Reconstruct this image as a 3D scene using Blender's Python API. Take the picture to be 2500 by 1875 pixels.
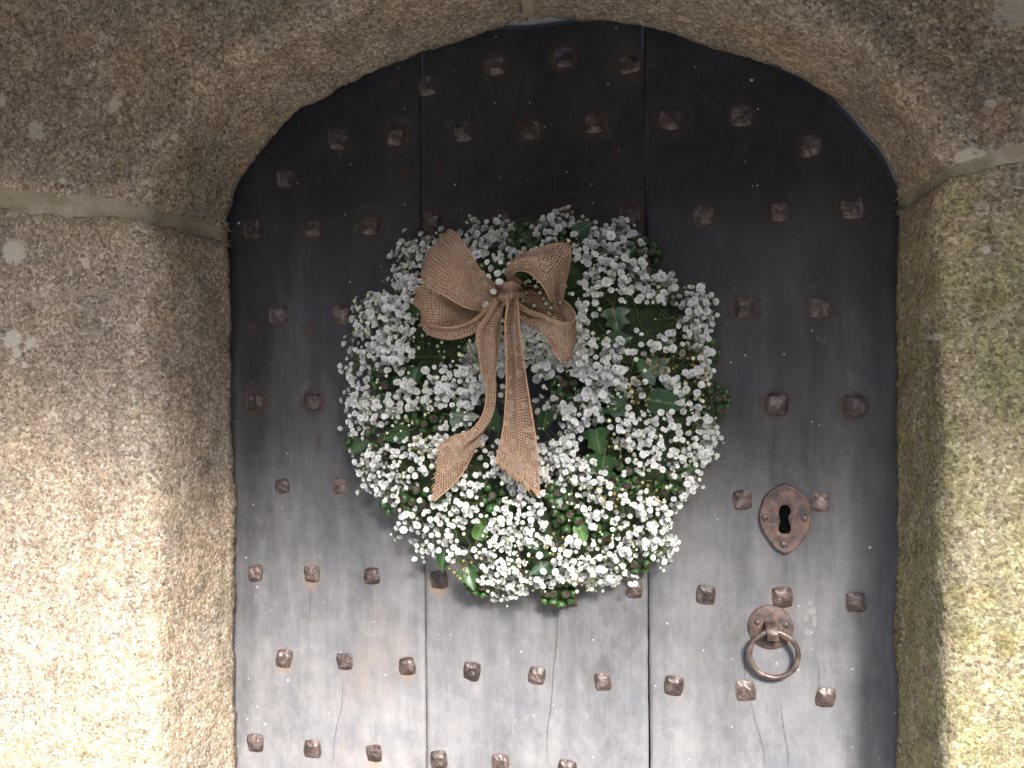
import bpy, math, random
import numpy as np
from mathutils import Vector, Matrix, noise

for o in list(bpy.data.objects): bpy.data.objects.remove(o)
S = bpy.context.scene
COL = S.collection
R = math.radians
random.seed(7); rng = np.random.default_rng(7)

# ---------------------------------------------------------------- camera
Z0 = 1.40                      # height of the door's reference line above the paving
FPX = 2080.0                   # focal length in photograph pixels (2500 wide)
def rotm(yaw, pitch, roll):
    cy, sy = math.cos(yaw), math.sin(yaw); cp, sp = math.cos(pitch), math.sin(pitch); cr, sr = math.cos(roll), math.sin(roll)
    Rz = np.array([[cy,-sy,0],[sy,cy,0],[0,0,1]]); Rx = np.array([[1,0,0],[0,cp,-sp],[0,sp,cp]]); Ry = np.array([[cr,0,sr],[0,1,0],[-sr,0,cr]])
    return Rz @ Rx @ Ry
CAM = np.array([.1886, -1.0531, .0893 + Z0]); CM = rotm(.2019, -.0078, .0038)
cd = bpy.data.cameras.new('camera'); cam = bpy.data.objects.new('camera', cd); COL.objects.link(cam)
cd.sensor_width = 36; cd.lens = FPX/2500*36; cd.clip_start = .01; cd.clip_end = 500
mw = Matrix.Identity(4)
for i in range(3):
    mw[i][0] = CM[i,0]; mw[i][1] = CM[i,2]; mw[i][2] = -CM[i,1]; mw[i][3] = CAM[i]
cam.matrix_world = mw
S.camera = cam
def at(x, y, d=0.0):
    """world point seen at photograph pixel (x, y) at distance d in front of the door face"""
    v = CM @ np.array([(x-1250)/FPX, 1, (937.5-y)/FPX]); t = (-d-CAM[1])/v[1]
    return CAM + v*t

# ---------------------------------------------------------------- sky, sun, exposure
SUN_AZ, SUN_EL = R(25), R(36)          # from the right of the door's outward normal, above the horizon
w = bpy.data.worlds.new('World'); S.world = w; w.use_nodes = True
nt = w.node_tree; nt.nodes.clear()
sk = nt.nodes.new('ShaderNodeTexSky'); sk.sky_type = 'NISHITA'; sk.sun_disc = False
sk.sun_elevation = SUN_EL; sk.dust_density = 1.8; sk.air_density = .9
sd = Vector((math.sin(SUN_AZ)*math.cos(SUN_EL), -math.cos(SUN_AZ)*math.cos(SUN_EL), math.sin(SUN_EL)))   # towards the sun
sk.sun_rotation = math.atan2(sd.x, sd.y)
bg = nt.nodes.new('ShaderNodeBackground'); bg.inputs['Strength'].default_value = .13
ow = nt.nodes.new('ShaderNodeOutputWorld')
nt.links.new(sk.outputs[0], bg.inputs[0]); nt.links.new(bg.outputs[0], ow.inputs[0])
sl = bpy.data.lights.new('sun', 'SUN'); sl.energy = 2.35; sl.angle = R(13); sl.color = (1, .965, .92)
so = bpy.data.objects.new('sun', sl); COL.objects.link(so)
so.rotation_euler = sd.to_track_quat('Z', 'Y').to_euler()
S.view_settings.view_transform = 'Standard'; S.view_settings.look = 'None'; S.view_settings.gamma = 1
S.view_settings.use_curve_mapping = False
S.view_settings.exposure = 2.78
S.render.engine = 'CYCLES'
S.cycles.max_bounces = 4; S.cycles.diffuse_bounces = 3; S.cycles.glossy_bounces = 2; S.cycles.transmission_bounces = 2; S.cycles.transparent_max_bounces = 8
S.cycles.use_adaptive_sampling = True; S.cycles.adaptive_threshold = .02

# ---------------------------------------------------------------- helpers
def link(o, parent=None, label=None, cat=None, group=None, kind=None):
    if o.name not in COL.objects: COL.objects.link(o)
    if parent: o.parent = parent
    if label: o['label'] = label
    if cat: o['category'] = cat
    if group: o['group'] = group
    if kind: o['kind'] = kind
    return o
def empty(name, loc, **k):
    o = bpy.data.objects.new(name, None); o.location = loc; o.empty_display_size = .05
    return link(o, **k)
def mesh(name, V, F, mats=None, smooth=True, attrs=None, uv=None, mi=None):
    me = bpy.data.meshes.new(name)
    me.from_pydata([tuple(map(float, v)) for v in V], [], [tuple(int(i) for i in f) for f in F])
    for m in (mats or []): me.materials.append(m)
    if smooth: me.polygons.foreach_set('use_smooth', [True]*len(me.polygons))
    if mi is not None: me.polygons.foreach_set('material_index', list(mi))
    for k, a in (attrs or {}).items():
        at_ = me.attributes.new(k, 'FLOAT', 'POINT'); at_.data.foreach_set('value', np.asarray(a, dtype=np.float32))
    if uv is not None:
        l = me.uv_layers.new(name='UVMap'); idx = np.empty(len(me.loops), dtype=np.int32); me.loops.foreach_get('vertex_index', idx)
        l.data.foreach_set('uv', np.asarray(uv, dtype=np.float32)[idx].ravel())
    me.update(); return me
def ob(name, me, parent=None, loc=None, **k):
    """mesh object given in world coordinates; parent empties stay unrotated, so only their location is taken off"""
    o = bpy.data.objects.new(name, me); link(o, parent, **k)
    if parent is not None:
        off = Vector((0,0,0)); p = parent
        while p is not None: off += p.location; p = p.parent
        o.location = (Vector(loc) if loc is not None else Vector((0,0,0))) - off
    elif loc is not None: o.location = loc
    return o
def grid_faces(n, m, off=0, closed=False):
    F = []
    for i in range(n-1):
        for j in range(m-1 + (1 if closed else 0)):
            j2 = (j+1) % m
            F.append((off+i*m+j, off+i*m+j2, off+(i+1)*m+j2, off+(i+1)*m+j))
    return F
def cr(P, n):
    """Catmull-Rom through rows of P, n samples"""
    P = np.asarray(P, float); k = len(P); Q = np.vstack([2*P[0]-P[1], P, 2*P[-1]-P[-2]])
    out = []
    for t in np.linspace(0, k-1, n):
        i = min(int(t), k-2); u = t-i; a, b, c, d = Q[i], Q[i+1], Q[i+2], Q[i+3]
        out.append(.5*((2*b)+(c-a)*u+(2*a-5*b+4*c-d)*u*u+(3*b-a-3*c+d)*u**3))
    return np.array(out)
def tube(P, r, k=5, cap=True):
    P = np.asarray(P, float); n = len(P); V = []; F = []
    rr = np.broadcast_to(r, (n,))
    up = np.array([.13, .97, .21])
    for i in range(n):
        t = P[min(i+1, n-1)]-P[max(i-1, 0)]; t = t/(np.linalg.norm(t)+1e-12)
        a = np.cross(t, up); a /= np.linalg.norm(a)+1e-12; b = np.cross(t, a)
        for j in range(k):
            c = 2*math.pi*j/k; V.append(P[i]+rr[i]*(math.cos(c)*a+math.sin(c)*b))
    F = grid_faces(n, k, closed=True)
    if cap: F += [tuple(range(k))[::-1], tuple(range((n-1)*k, n*k))]
    return V, F
class MB:
    def __init__(s): s.V = []; s.F = []; s.M = []
    def add(s, V, F, mi=0):
        o = len(s.V); s.V += [tuple(v) for v in V]; s.F += [tuple(i+o for i in f) for f in F]; s.M += [mi]*len(F)
    def me(s, name, mats, smooth=True): return mesh(name, s.V, s.F, mats, smooth, mi=s.M)
def nz(p, sc, seed=0.0): return noise.noise(Vector((p[0]*sc+seed, p[1]*sc+seed*.7, p[2]*sc-seed*.3)))
def boxV(c, s):
    V = [(c[0]+sx*s[0]/2, c[1]+sy*s[1]/2, c[2]+sz*s[2]/2) for sx in (-1,1) for sy in (-1,1) for sz in (-1,1)]
    F = [(0,1,3,2),(4,6,7,5),(0,4,5,1),(2,3,7,6),(0,2,6,4),(1,5,7,3)]
    return V, F

# ---------------------------------------------------------------- materials
class NT:
    def __init__(s, name):
        s.m = bpy.data.materials.new(name); s.m.use_nodes = True; s.t = s.m.node_tree; s.t.nodes.clear()
        s.out = s.n('ShaderNodeOutputMaterial'); s.bs = s.n('ShaderNodeBsdfPrincipled'); s.l(s.bs.outputs[0], s.out.inputs[0])
    def n(s, t, **k):
        x = s.t.nodes.new(t)
        for a, b in k.items(): setattr(x, a, b)
        return x
    def l(s, a, b): s.t.links.new(a, b)
    def _in(s, sock, v):
        if v is None: return
        if isinstance(v, bpy.types.NodeSocket): s.l(v, sock)
        else: sock.default_value = v
    def math(s, op, a, b=None, clamp=False):
        x = s.n('ShaderNodeMath', operation=op, use_clamp=clamp); s._in(x.inputs[0], a); s._in(x.inputs[1], b); return x.outputs[0]
    def coord(s, scale=(1,1,1), which='Object', geo=True):
        if geo:
            g = s.n('ShaderNodeNewGeometry'); src = g.outputs['Position']
        else:
            g = s.n('ShaderNodeTexCoord'); src = g.outputs[which]
        if scale == (1,1,1): return src
        mp = s.n('ShaderNodeMapping'); s.l(src, mp.inputs[0]); mp.inputs['Scale'].default_value = scale; return mp.outputs[0]
    def noise(s, v, scale, detail=4, rough=.55, dist=0):
        x = s.n('ShaderNodeTexNoise'); s.l(v, x.inputs['Vector']); x.inputs['Scale'].default_value = scale; x.inputs['Detail'].default_value = detail
        x.inputs['Roughness'].default_value = rough; x.inputs['Distortion'].default_value = dist; return x.outputs[0]
    def vor(s, v, scale, feature='F1', rnd=1.0):
        x = s.n('ShaderNodeTexVoronoi', feature=feature); s.l(v, x.inputs['Vector']); x.inputs['Scale'].default_value = scale
        x.inputs['Randomness'].default_value = rnd; return x
    def ramp(s, f, st, interp='LINEAR'):
        x = s.n('ShaderNodeValToRGB'); x.color_ramp.interpolation = interp; e = x.color_ramp.elements
        while len(e) < len(st): e.new(.5)
        for a, (p, c) in zip(e, st):
            a.position = p; a.color = (c[0], c[1], c[2], 1) if not isinstance(c, (int, float)) else (c, c, c, 1)
        s.l(f, x.inputs[0]); return x.outputs[0]
    def step(s, f, a, b):
        x = s.n('ShaderNodeMapRange', interpolation_type='SMOOTHSTEP'); s._in(x.inputs[0], f); x.inputs[1].default_value = a; x.inputs[2].default_value = b; return x.outputs[0]
    def mix(s, f, a, b, mode='MIX'):
        x = s.n('ShaderNodeMix', data_type='RGBA', blend_type=mode); s._in(x.inputs[0], f)
        for q, v in ((6, a), (7, b)):
            if isinstance(v, tuple): v = (v[0], v[1], v[2], 1)
            s._in(x.inputs[q], v)
        return x.outputs[2]
    def attr(s, name): 
        x = s.n('ShaderNodeAttribute', attribute_name=name); return x.outputs['Fac']
    def bump(s, h, strength, dist, prev=None):
        x = s.n('ShaderNodeBump'); x.inputs['Strength'].default_value = strength; x.inputs['Distance'].default_value = dist
        s.l(h, x.inputs['Height'])
        if prev is not None: s.l(prev, x.inputs['Normal'])
        return x.outputs[0]
    def set(s, **k):
        for a, v in k.items():
            nm = a.replace('_', ' ')
            if isinstance(v, tuple) and len(v) == 3: v = (*v, 1)
            s._in(s.bs.inputs[nm], v)
        return s.m

def mat_stone():
    t = NT('granite'); P = t.coord()
    wob = t.n('ShaderNodeVectorMath', operation='ADD')
    nn = t.n('ShaderNodeTexNoise'); t.l(P, nn.inputs['Vector']); nn.inputs['Scale'].default_value = 160; nn.inputs['Detail'].default_value = 2
    sc = t.n('ShaderNodeVectorMath', operation='SCALE'); t.l(nn.outputs['Color'], sc.inputs[0]); sc.inputs['Scale'].default_value = .006
    t.l(P, wob.inputs[0]); t.l(sc.outputs[0], wob.inputs[1]); Q = wob.outputs[0]
    v1 = t.vor(Q, 300); v2 = t.vor(Q, 540)
    sep = t.n('ShaderNodeSeparateColor'); t.l(v1.outputs['Color'], sep.inputs[0])
    sep2 = t.n('ShaderNodeSeparateColor'); t.l(v2.outputs['Color'], sep2.inputs[0])
    g1 = t.ramp(sep.outputs[0], [(0,(.055,.042,.03)),(.18,(.13,.095,.065)),(.42,(.25,.19,.135)),(.7,(.34,.27,.19)),(.88,(.45,.375,.285)),(1,(.62,.56,.48))])
    g2 = t.ramp(sep2.outputs[0], [(0,(.04,.03,.022)),(.25,(.16,.12,.085)),(.6,(.30,.235,.165)),(1,(.47,.39,.30))])
    c = t.mix(.45, g1, g2)
    c = t.mix(.15, c, (.262,.205,.15))
    c = t.mix(1.0, c, (1.06,1.09,1.16), 'MULTIPLY')
    v3 = t.vor(Q, 165); s3 = t.n('ShaderNodeSeparateColor'); t.l(v3.outputs['Color'], s3.inputs[0])
    pit = t.math('MULTIPLY', t.step(s3.outputs[0], .84, .86), t.math('SUBTRACT', 1, t.step(v3.outputs['Distance'], .25, .42)))
    c = t.mix(t.math('MULTIPLY', pit, .45), c, (.045,.036,.028))
    fel = t.math('MULTIPLY', t.step(s3.outputs[1], .90, .92), t.math('SUBTRACT', 1, t.step(v3.outputs['Distance'], .30, .45)))
    c = t.mix(t.math('MULTIPLY', fel, .55), c, (.52,.46,.40))
    rk = t.n('ShaderNodeMapping'); t.l(P, rk.inputs[0]); rk.inputs['Rotation'].default_value = (0, .7, 0); rk.inputs['Scale'].default_value = (1, 1, .16)
    tool = t.noise(rk.outputs[0], 60, 4, .6)
    c = t.mix(1.0, c, t.ramp(tool, [(.3,(.84,.84,.84)),(.7,(1.12,1.12,1.12))]), 'MULTIPLY')
    blo = t.noise(P, 3.4, 5, .7, .5); c = t.mix(1.0, c, t.ramp(blo, [(.3,(.78,.80,.84)),(.5,(1,1,1)),(.68,(1.16,1.10,.98))]), 'MULTIPLY')
    big = t.noise(P, 7, 4, .6); c = t.mix(t.step(big, .42, .68), c, t.mix(1.0, c, (.80,.84,.88), 'MULTIPLY'))
    med = t.noise(P, 26, 5, .65); c = t.mix(1.0, c, t.ramp(med, [(.25,(.66,.62,.56)),(.5,(1,1,1)),(.75,(1.12,1.08,1.0))]), 'MULTIPLY')
    rs = t.noise(P, 11, 3, .6, .6); c = t.mix(t.math('MULTIPLY', t.step(rs, .56, .72), .4), c, t.mix(1.0, c, (1.15,.90,.74), 'MULTIPLY'))
    # algae and lichen: growth with a shape of its own
    al = t.math('ADD', t.attr('algae'), t.math('MULTIPLY', t.math('SUBTRACT', t.noise(P, 30, 5, .7), .5), 1.3))
    c = t.mix(t.math('MULTIPLY', t.step(al, .35, 1.1), .85), c, t.mix(1.0, c, (.74,.86,.44), 'MULTIPLY'))
    li = t.math('ADD', t.attr('lichen'), t.math('MULTIPLY', t.math('SUBTRACT', t.noise(P, 150, 4, .7), .5), 1.6))
    c = t.mix(t.math('MULTIPLY', t.step(li, .5, .72), .8), c, (.47,.44,.38))
    vl = t.vor(P, 34); sl_ = t.n('ShaderNodeSeparateColor'); t.l(vl.outputs['Color'], sl_.inputs[0])
    fle = t.math('MULTIPLY', t.step(sl_.outputs[0], .80, .81), t.math('SUBTRACT', 1, t.step(t.math('ADD', vl.outputs['Distance'], t.math('MULTIPLY', t.noise(P, 200, 2), .25)), .20, .27)))
    c = t.mix(t.math('MULTIPLY', fle, .5), c, (.44,.40,.34))
    h = t.math('ADD', t.math('MULTIPLY', sep.outputs[1], .5), t.math('SUBTRACT', .6, t.math('MULTIPLY', v1.outputs['Distance'], 1.0)))
    h = t.math('ADD', h, t.math('MULTIPLY', t.noise(P, 330, 4, .7), .9))
    b = t.bump(med, .4, .012); b = t.bump(tool, .35, .004, b); b = t.bump(t.math('SUBTRACT', h, t.math('MULTIPLY', pit, .6)), .38, .002, b)
    return t.set(Base_Color=c, Roughness=.86, Normal=b, Specular_IOR_Level=.3)
def mat_mortar():
    t = NT('lime_mortar'); P = t.coord()
    n1 = t.noise(P, 18, 5, .6); n2 = t.noise(P, 420, 3, .7)
    c = t.ramp(n1, [(.3,(.24,.20,.14)),(.5,(.35,.30,.22)),(.7,(.47,.42,.33))])
    c = t.mix(.35, c, t.ramp(n2, [(.3,(.16,.13,.09)),(.7,(.42,.37,.28))]))
    c = t.mix(t.math('MULTIPLY', t.math('MULTIPLY', t.attr('algae'), .5), t.step(t.noise(P, 45, 4), .45, .6)), c, (.13,.13,.045))
    b = t.bump(t.noise(P, 60, 4, .6), .5, .006); b = t.bump(n2, .6, .0012, b)
    return t.set(Base_Color=c, Roughness=.9, Normal=b, Specular_IOR_Level=.25)
def mat_door():
    t = NT('weathered_black_paint'); P = t.coord()
    Pg = t.coord((1,1,.06)); Ps = t.coord((1,1,.6))
    grain = t.noise(Pg, 520, 4, .65); grain2 = t.noise(Pg, 130, 4, .6)
    cloud = t.noise(Ps, 7, 6, .66, .3); cl2 = t.noise(P, 17, 5, .6, .4); fine = t.noise(Ps, 60, 5, .7)
    base = t.ramp(cloud, [(.30,(.011,.011,.0115)),(.48,(.018,.0178,.0188)),(.62,(.029,.0285,.030)),(.78,(.048,.047,.048))])
    base = t.mix(t.math('MULTIPLY', t.step(cl2, .55, .75), .6), base, (.032,.037,.052))
    base = t.mix(t.math('MULTIPLY', t.step(t.noise(Ps, 6.3, 4, .6), .56, .74), .5), base, (.050,.039,.033))
    base = t.mix(t.math('MULTIPLY', t.step(fine, .52, .75), .35), base, (.062,.061,.063))
    base = t.mix(t.math('MULTIPLY', t.step(grain, .52, .74), .30), base, (.07,.068,.068))
    scf = t.math('MULTIPLY', t.step(t.noise(t.coord((1,1,.5)), 24, 6, .75), .60, .70), t.step(t.noise(P, 140, 3, .7), .42, .62))
    base = t.mix(t.math('MULTIPLY', scf, .7), base, (.11,.108,.104))
    base = t.mix(t.math('MULTIPLY', t.step(grain2, .56, .72), .25), base, (.016,.016,.0165))
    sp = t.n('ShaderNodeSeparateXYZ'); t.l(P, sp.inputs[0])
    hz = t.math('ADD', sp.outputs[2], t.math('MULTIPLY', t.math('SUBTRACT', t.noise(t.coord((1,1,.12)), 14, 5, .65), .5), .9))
    worn = t.math('SUBTRACT', 1, t.step(hz, .95, 1.70))  # paler lower down: wear, plus sunlight on the lower door put into colour
    lit_wood = t.ramp(t.math('ADD', t.math('MULTIPLY', cloud, .6), t.math('MULTIPLY', fine, .4)), [(.32,(.085,.085,.092)),(.44,(.145,.143,.150)),(.54,(.19,.186,.192)),(.66,(.245,.238,.240))])
    lit_wood = t.mix(t.math('MULTIPLY', t.step(cl2, .52, .7), .6), lit_wood, (.115,.120,.142))
    lit_wood = t.mix(t.math('MULTIPLY', t.step(t.noise(Ps, 6.3, 4, .6), .54, .72), .55), lit_wood, (.20,.165,.14))
    lit_wood = t.mix(t.math('MULTIPLY', t.step(grain, .5, .72), .22), lit_wood, (.27,.262,.258))
    lit_wood = t.mix(t.math('MULTIPLY', t.step(grain2, .54, .70), .15), lit_wood, (.07,.07,.074))
    base = t.mix(t.math('MULTIPLY', worn, .85), base, lit_wood)
    # pale dust along seams and round the studs
    du = t.math('ADD', t.attr('dust'), t.math('MULTIPLY', t.math('SUBTRACT', t.noise(P, 120, 4, .7), .5), .9))
    base = t.mix(t.math('MULTIPLY', t.step(du, .3, 1.1), .55), base, (.22,.215,.20))
    ru = t.math('ADD', t.attr('rust'), t.math('MULTIPLY', t.math('SUBTRACT', t.noise(P, 140, 4, .7), .5), .7))
    base = t.mix(t.math('MULTIPLY', t.step(ru, .15, .9), .85), base, (.050,.028,.022))
    base = t.mix(t.math('MULTIPLY', t.math('MULTIPLY', t.step(ru, .3, .9), t.step(t.noise(P, 70, 3), .45, .65)), .55), base, (.095,.040,.026))
    oc = t.math('ADD', t.attr('ochre'), t.math('MULTIPLY', t.math('SUBTRACT', t.noise(P, 160, 4, .7), .5), .7))
    base = t.mix(t.math('MULTIPLY', t.step(oc, .25, 1.2), .6), base, (.21,.13,.07))
    # splashes of whitewash
    for s_, thr, r0, r1 in ((30, .80, .05, .075), (66, .88, .055, .09), (12, .82, .026, .036), (120, .95, .08, .12)):
        v = t.vor(P, s_); q = t.n('ShaderNodeSeparateColor'); t.l(v.outputs['Color'], q.inputs[0])
        f = t.math('MULTIPLY', t.step(q.outputs[0], thr, thr+.01), t.math('SUBTRACT', 1, t.step(t.math('ADD', v.outputs['Distance'], t.math('MULTIPLY', t.noise(P, 300, 2), .02)), r0, r1)))
        base = t.mix(t.math('MULTIPLY', f, .85), base, (.62,.60,.55))
    ro = t.math('ADD', .40, t.math('MULTIPLY', t.noise(P, 30, 4, .6), .22)); ro = t.math('ADD', ro, t.math('MULTIPLY', t.attr('rust'), .25, True))
    b = t.bump(grain2, .35, .0012); b = t.bump(grain, .4, .0005, b); b = t.bump(t.noise(P, 22, 4, .6), .3, .004, b)
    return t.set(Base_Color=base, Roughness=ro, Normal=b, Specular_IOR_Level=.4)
def mat_iron(name, dark, mid, lite, rough=.6, metal=.25):
    t = NT(name); P = t.coord()
    n = t.noise(P, 62, 5, .7, .4); n2 = t.noise(P, 300, 4, .7)
    oi = t.n('ShaderNodeObjectInfo')
    c = t.ramp(n, [(.36, dark), (.5, mid), (.64, lite)])
    c = t.mix(t.math('MULTIPLY', t.step(n2, .55, .75), .5), c, (.22,.19,.17))
    c = t.mix(1.0, c, t.ramp(oi.outputs['Random'], [(0,(.8,.77,.77)),(.5,(1.02,.98,.97)),(1,(1.35,1.28,1.25))]), 'MULTIPLY')
    b = t.bump(n, .5, .002); b = t.bump(n2, .6, .0008, b)
    return t.set(Base_Color=c, Roughness=rough, Metallic=metal, Normal=b)
def mat_plain(name, col, rough=.8, var=.25, scale=60, spec=.3, bump=.3):
    t = NT(name); P = t.coord(); n = t.noise(P, scale, 4, .6)
    c = t.mix(1.0, col, t.ramp(n, [(.25, (1-var,)*3), (.75, (1+var,)*3)]), 'MULTIPLY')
    return t.set(Base_Color=c, Roughness=rough, Specular_IOR_Level=spec, Normal=t.bump(n, bump, .002))
def mat_petal():
    t = NT('petal'); P = t.coord(); oi = t.n('ShaderNodeObjectInfo')
    n = t.noise(P, 45, 2); c = t.ramp(n, [(.3,(.76,.77,.73)),(.7,(.86,.86,.85))])
    d = t.n('ShaderNodeBsdfDiffuse'); tr = t.n('ShaderNodeBsdfTranslucent'); m = t.n('ShaderNodeMixShader')
    t.l(c, d.inputs[0]); t.l(c, tr.inputs[0]); m.inputs[0].default_value = .22
    t.l(d.outputs[0], m.inputs[1]); t.l(tr.outputs[0], m.inputs[2]); t.l(m.outputs[0], t.out.inputs[0]); return t.m
def mat_leaf(name, a, b):
    t = NT(name); P = t.coord(); n = t.noise(P, 60, 3); oi = t.n('ShaderNodeObjectInfo')
    c = t.ramp(n, [(.3, a), (.7, b)])
    c = t.mix(1.0, c, t.ramp(oi.outputs['Random'], [(0,(.7,.75,.7)),(1,(1.25,1.2,1.1))]), 'MULTIPLY')
    u = t.n('ShaderNodeTexCoord'); sp = t.n('ShaderNodeSeparateXYZ'); t.l(u.outputs['UV'], sp.inputs[0])
    vein = t.math('SUBTRACT', 1, t.step(t.math('ABSOLUTE', sp.outputs[0]), .012, .035))
    c = t.mix(t.math('MULTIPLY', vein, .5), c, (.16,.22,.09))
    return t.set(Base_Color=c, Roughness=.38, Normal=t.bump(n, .3, .002), Specular_IOR_Level=.5)
def mat_burlap():
    t = NT('burlap'); u = t.n('ShaderNodeTexCoord'); P = t.coord()
    nd = t.n('ShaderNodeTexNoise'); t.l(u.outputs['UV'], nd.inputs['Vector']); nd.inputs['Scale'].default_value = 90; nd.inputs['Detail'].default_value = 3
    sc = t.n('ShaderNodeVectorMath', operation='SCALE'); t.l(nd.outputs['Color'], sc.inputs[0]); sc.inputs['Scale'].default_value = .0036
    ad = t.n('ShaderNodeVectorMath', operation='ADD'); t.l(u.outputs['UV'], ad.inputs[0]); t.l(sc.outputs[0], ad.inputs[1])
    sp = t.n('ShaderNodeSeparateXYZ'); t.l(ad.outputs[0], sp.inputs[0])
    def thread(x, pitch):
        q = t.math('ABSOLUTE', t.math('SUBTRACT', t.math('FRACT', t.math('DIVIDE', x, pitch)), .5)); return t.math('MULTIPLY', q, 2)   # 0 centre .. 1 gap
    a = thread(sp.outputs[0], .0034); b = thread(sp.outputs[1], .0031)
    wn = t.math('MULTIPLY', t.math('SUBTRACT', t.noise(u.outputs['UV'], 260, 3), .5), .5)
    ha = t.math('SUBTRACT', 1, t.math('ADD', a, wn)); hb = t.math('SUBTRACT', 1, t.math('ADD', b, wn))
    h = t.math('MAXIMUM', ha, hb)
    solid = t.step(h, .32, .50)
    c = t.ramp(h, [(.36,(.17,.108,.072)),(.6,(.36,.235,.162)),(.95,(.53,.37,.27))])
    c = t.mix(1.0, c, t.ramp(t.noise(u.outputs['UV'], 40, 4), [(.3,(.84,.82,.8)),(.7,(1.08,1.06,1.05))]), 'MULTIPLY')
    t.set(Base_Color=c, Roughness=.9, Specular_IOR_Level=.15, Normal=t.bump(h, .8, .0012))
    tr = t.n('ShaderNodeBsdfTransparent'); m = t.n('ShaderNodeMixShader'); t.l(solid, m.inputs[0])
    tl = t.n('ShaderNodeBsdfTranslucent'); t.l(c, tl.inputs[0]); m2 = t.n('ShaderNodeMixShader'); m2.inputs[0].default_value = .2
    t.l(t.bs.outputs[0], m2.inputs[1]); t.l(tl.outputs[0], m2.inputs[2])
    t.l(tr.outputs[0], m.inputs[1]); t.l(m2.outputs[0], m.inputs[2]); t.l(m.outputs[0], t.out.inputs[0]); return t.m

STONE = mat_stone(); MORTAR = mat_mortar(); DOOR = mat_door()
IRON = mat_iron('rusty_iron', (.026,.020,.019), (.070,.052,.047), (.165,.135,.125), .42, .35)
RUST = mat_iron('red_rusty_plate', (.032,.031,.035), (.085,.058,.050), (.15,.088,.070), .6, .25)
RINGM = mat_iron('worn_iron_ring', (.07,.05,.042), (.15,.115,.098), (.27,.23,.20), .36, .6)
BLACK = mat_plain('keyhole_dark', (.003,.003,.003), 1.0, .2, 60, 0.0)
CRACK = mat_plain('crack_dark', (.012,.011,.011), .95)
PLAST = mat_plain('white_plaster', (.30,.31,.32), .9, .1, 40)
PAVE = mat_plain('paving', (.28,.26,.22), .85, .25, 9)
GREYW = mat_plain('dark_slate_stone', (.11,.10,.09), .9, .3, 3); PETAL = mat_petal(); BUD = mat_plain('bud', (.62,.66,.46), .6, .2)
STEM = mat_plain('stem', (.13,.17,.055), .6, .3); TWIG = mat_plain('twig', (.14,.12,.075), .8, .3)
LEAF = mat_leaf('ivy_leaf', (.012,.038,.012), (.030,.075,.022)); LEAFL = mat_leaf('ivy_leaf_light', (.05,.11,.03), (.085,.17,.05))
BERRY = mat_plain('berry_green', (.032,.082,.02), .4, .35, 120, .45, .1); CAP = mat_plain('berry_cap', (.055,.032,.030), .6, .3, 200)
SEED = mat_plain('umbel_seed', (.26,.21,.055), .6, .3); MOSS = mat_plain('moss_base', (.022,.035,.014), .9, .5, 90, .2, 1.0)
BURLAP = mat_burlap(); FIBRE = mat_plain('jute_fibre', (.42,.27,.165), .9, .25)

# ---------------------------------------------------------------- setting: ground, porch, unseen light blockers
V = [(-60,-90,0),(60,-90,0),(60,.6,0),(-60,.6,0)]
ob('ground', mesh('ground', V, [(0,1,2,3)], [PAVE]), kind='structure')
porch = empty('porch', (0,-1,0), label='unseen stone porch roof shading the upper door, with side walls added to cut light', cat='porch')
def slab(name, c, s, m): ob(name, mesh(name, *boxV(c, s), [m], smooth=False), porch)
PORY, PORZ = -1.21, .765+Z0
slab('roof', (0.2, PORY/2-.10, PORZ+.09), (4.6, abs(PORY)-.22, .18), STONE)
slab('side_blocker', (1.385, PORY/2-.10, (PORZ)/2), (.5, abs(PORY)-.22, PORZ-.004), STONE)  # unseen, placed so its shadow edge dims the right side
slab('side_blocker', (-1.75, PORY/2-.10, (PORZ)/2), (.5, abs(PORY)-.22, PORZ-.004), STONE)  # unseen, added to cut sky light from the left

sky_blocker = empty('sky_blocker', (0,-9,0), label='unseen dark block behind the viewpoint, added to cut low sky light', cat='sky_blocker')  # unseen block added to cut low sky light and reflections on the door
ob('wall', mesh('sky_blocker_wall', *boxV((0,-10.5,2.3), (30,4,4.6)), [GREYW], smooth=False), sky_blocker)
ob('roof', mesh('sky_blocker_roof', [(-15.2,-8.3,4.55),(15.2,-8.3,4.55),(15.2,-12.7,4.55),(-15.2,-12.7,4.55),(-15.2,-10.5,5.6),(15.2,-10.5,5.6)], [(0,1,5,4),(2,3,4,5),(0,4,3),(1,2,5),(3,2,1,0)], [GREYW], smooth=False), sky_blocker)
# ---------------------------------------------------------------- archway of four granite stones
YB, YF = -.012, -.153       # back edge of the reveal, front face of the stones
LP = [(573,1500),(570,1200),(566,850),(563,700),(563,614)]
AP = [(544,574),(555,529),(567,488),(582,447),(610,403),(651,354),(708,293),(732,268),(793,244),(834,210),(900,183),(1000,142),(1060,120),(1120,98),(1181,78),(1235,63),(1271,45),
      (1295,33),(1322,40),(1362,45),(1422,50),(1512,57),(1600,73),(1700,103),(1803,134),(1885,159),(1966,199),(2047,248),(2085,287),(2145,358),(2168,399),(2203,470),(2208,492)]
RP = [(2194,530),(2190,600),(2190,900),(2191,1500)]
def xz(p): q = at(p[0], p[1], -YB); return np.array([q[0], q[2]])
left = [xz(p) for p in LP]; arch = [xz(p) for p in AP]; right = [xz(p) for p in RP]
left = [np.array([left[0][0], -.05])] + left; right = right + [np.array([right[-1][0], -.05])]
pts = np.array(left + arch + right)
jl = len(left)                      # left joint lies between left[-1] and arch[0]
jr = len(left)+len(arch)-1            # right joint between arch[-1] and right[0]
jc = len(left)+AP.index((1295,33))  # crown joint
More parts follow.
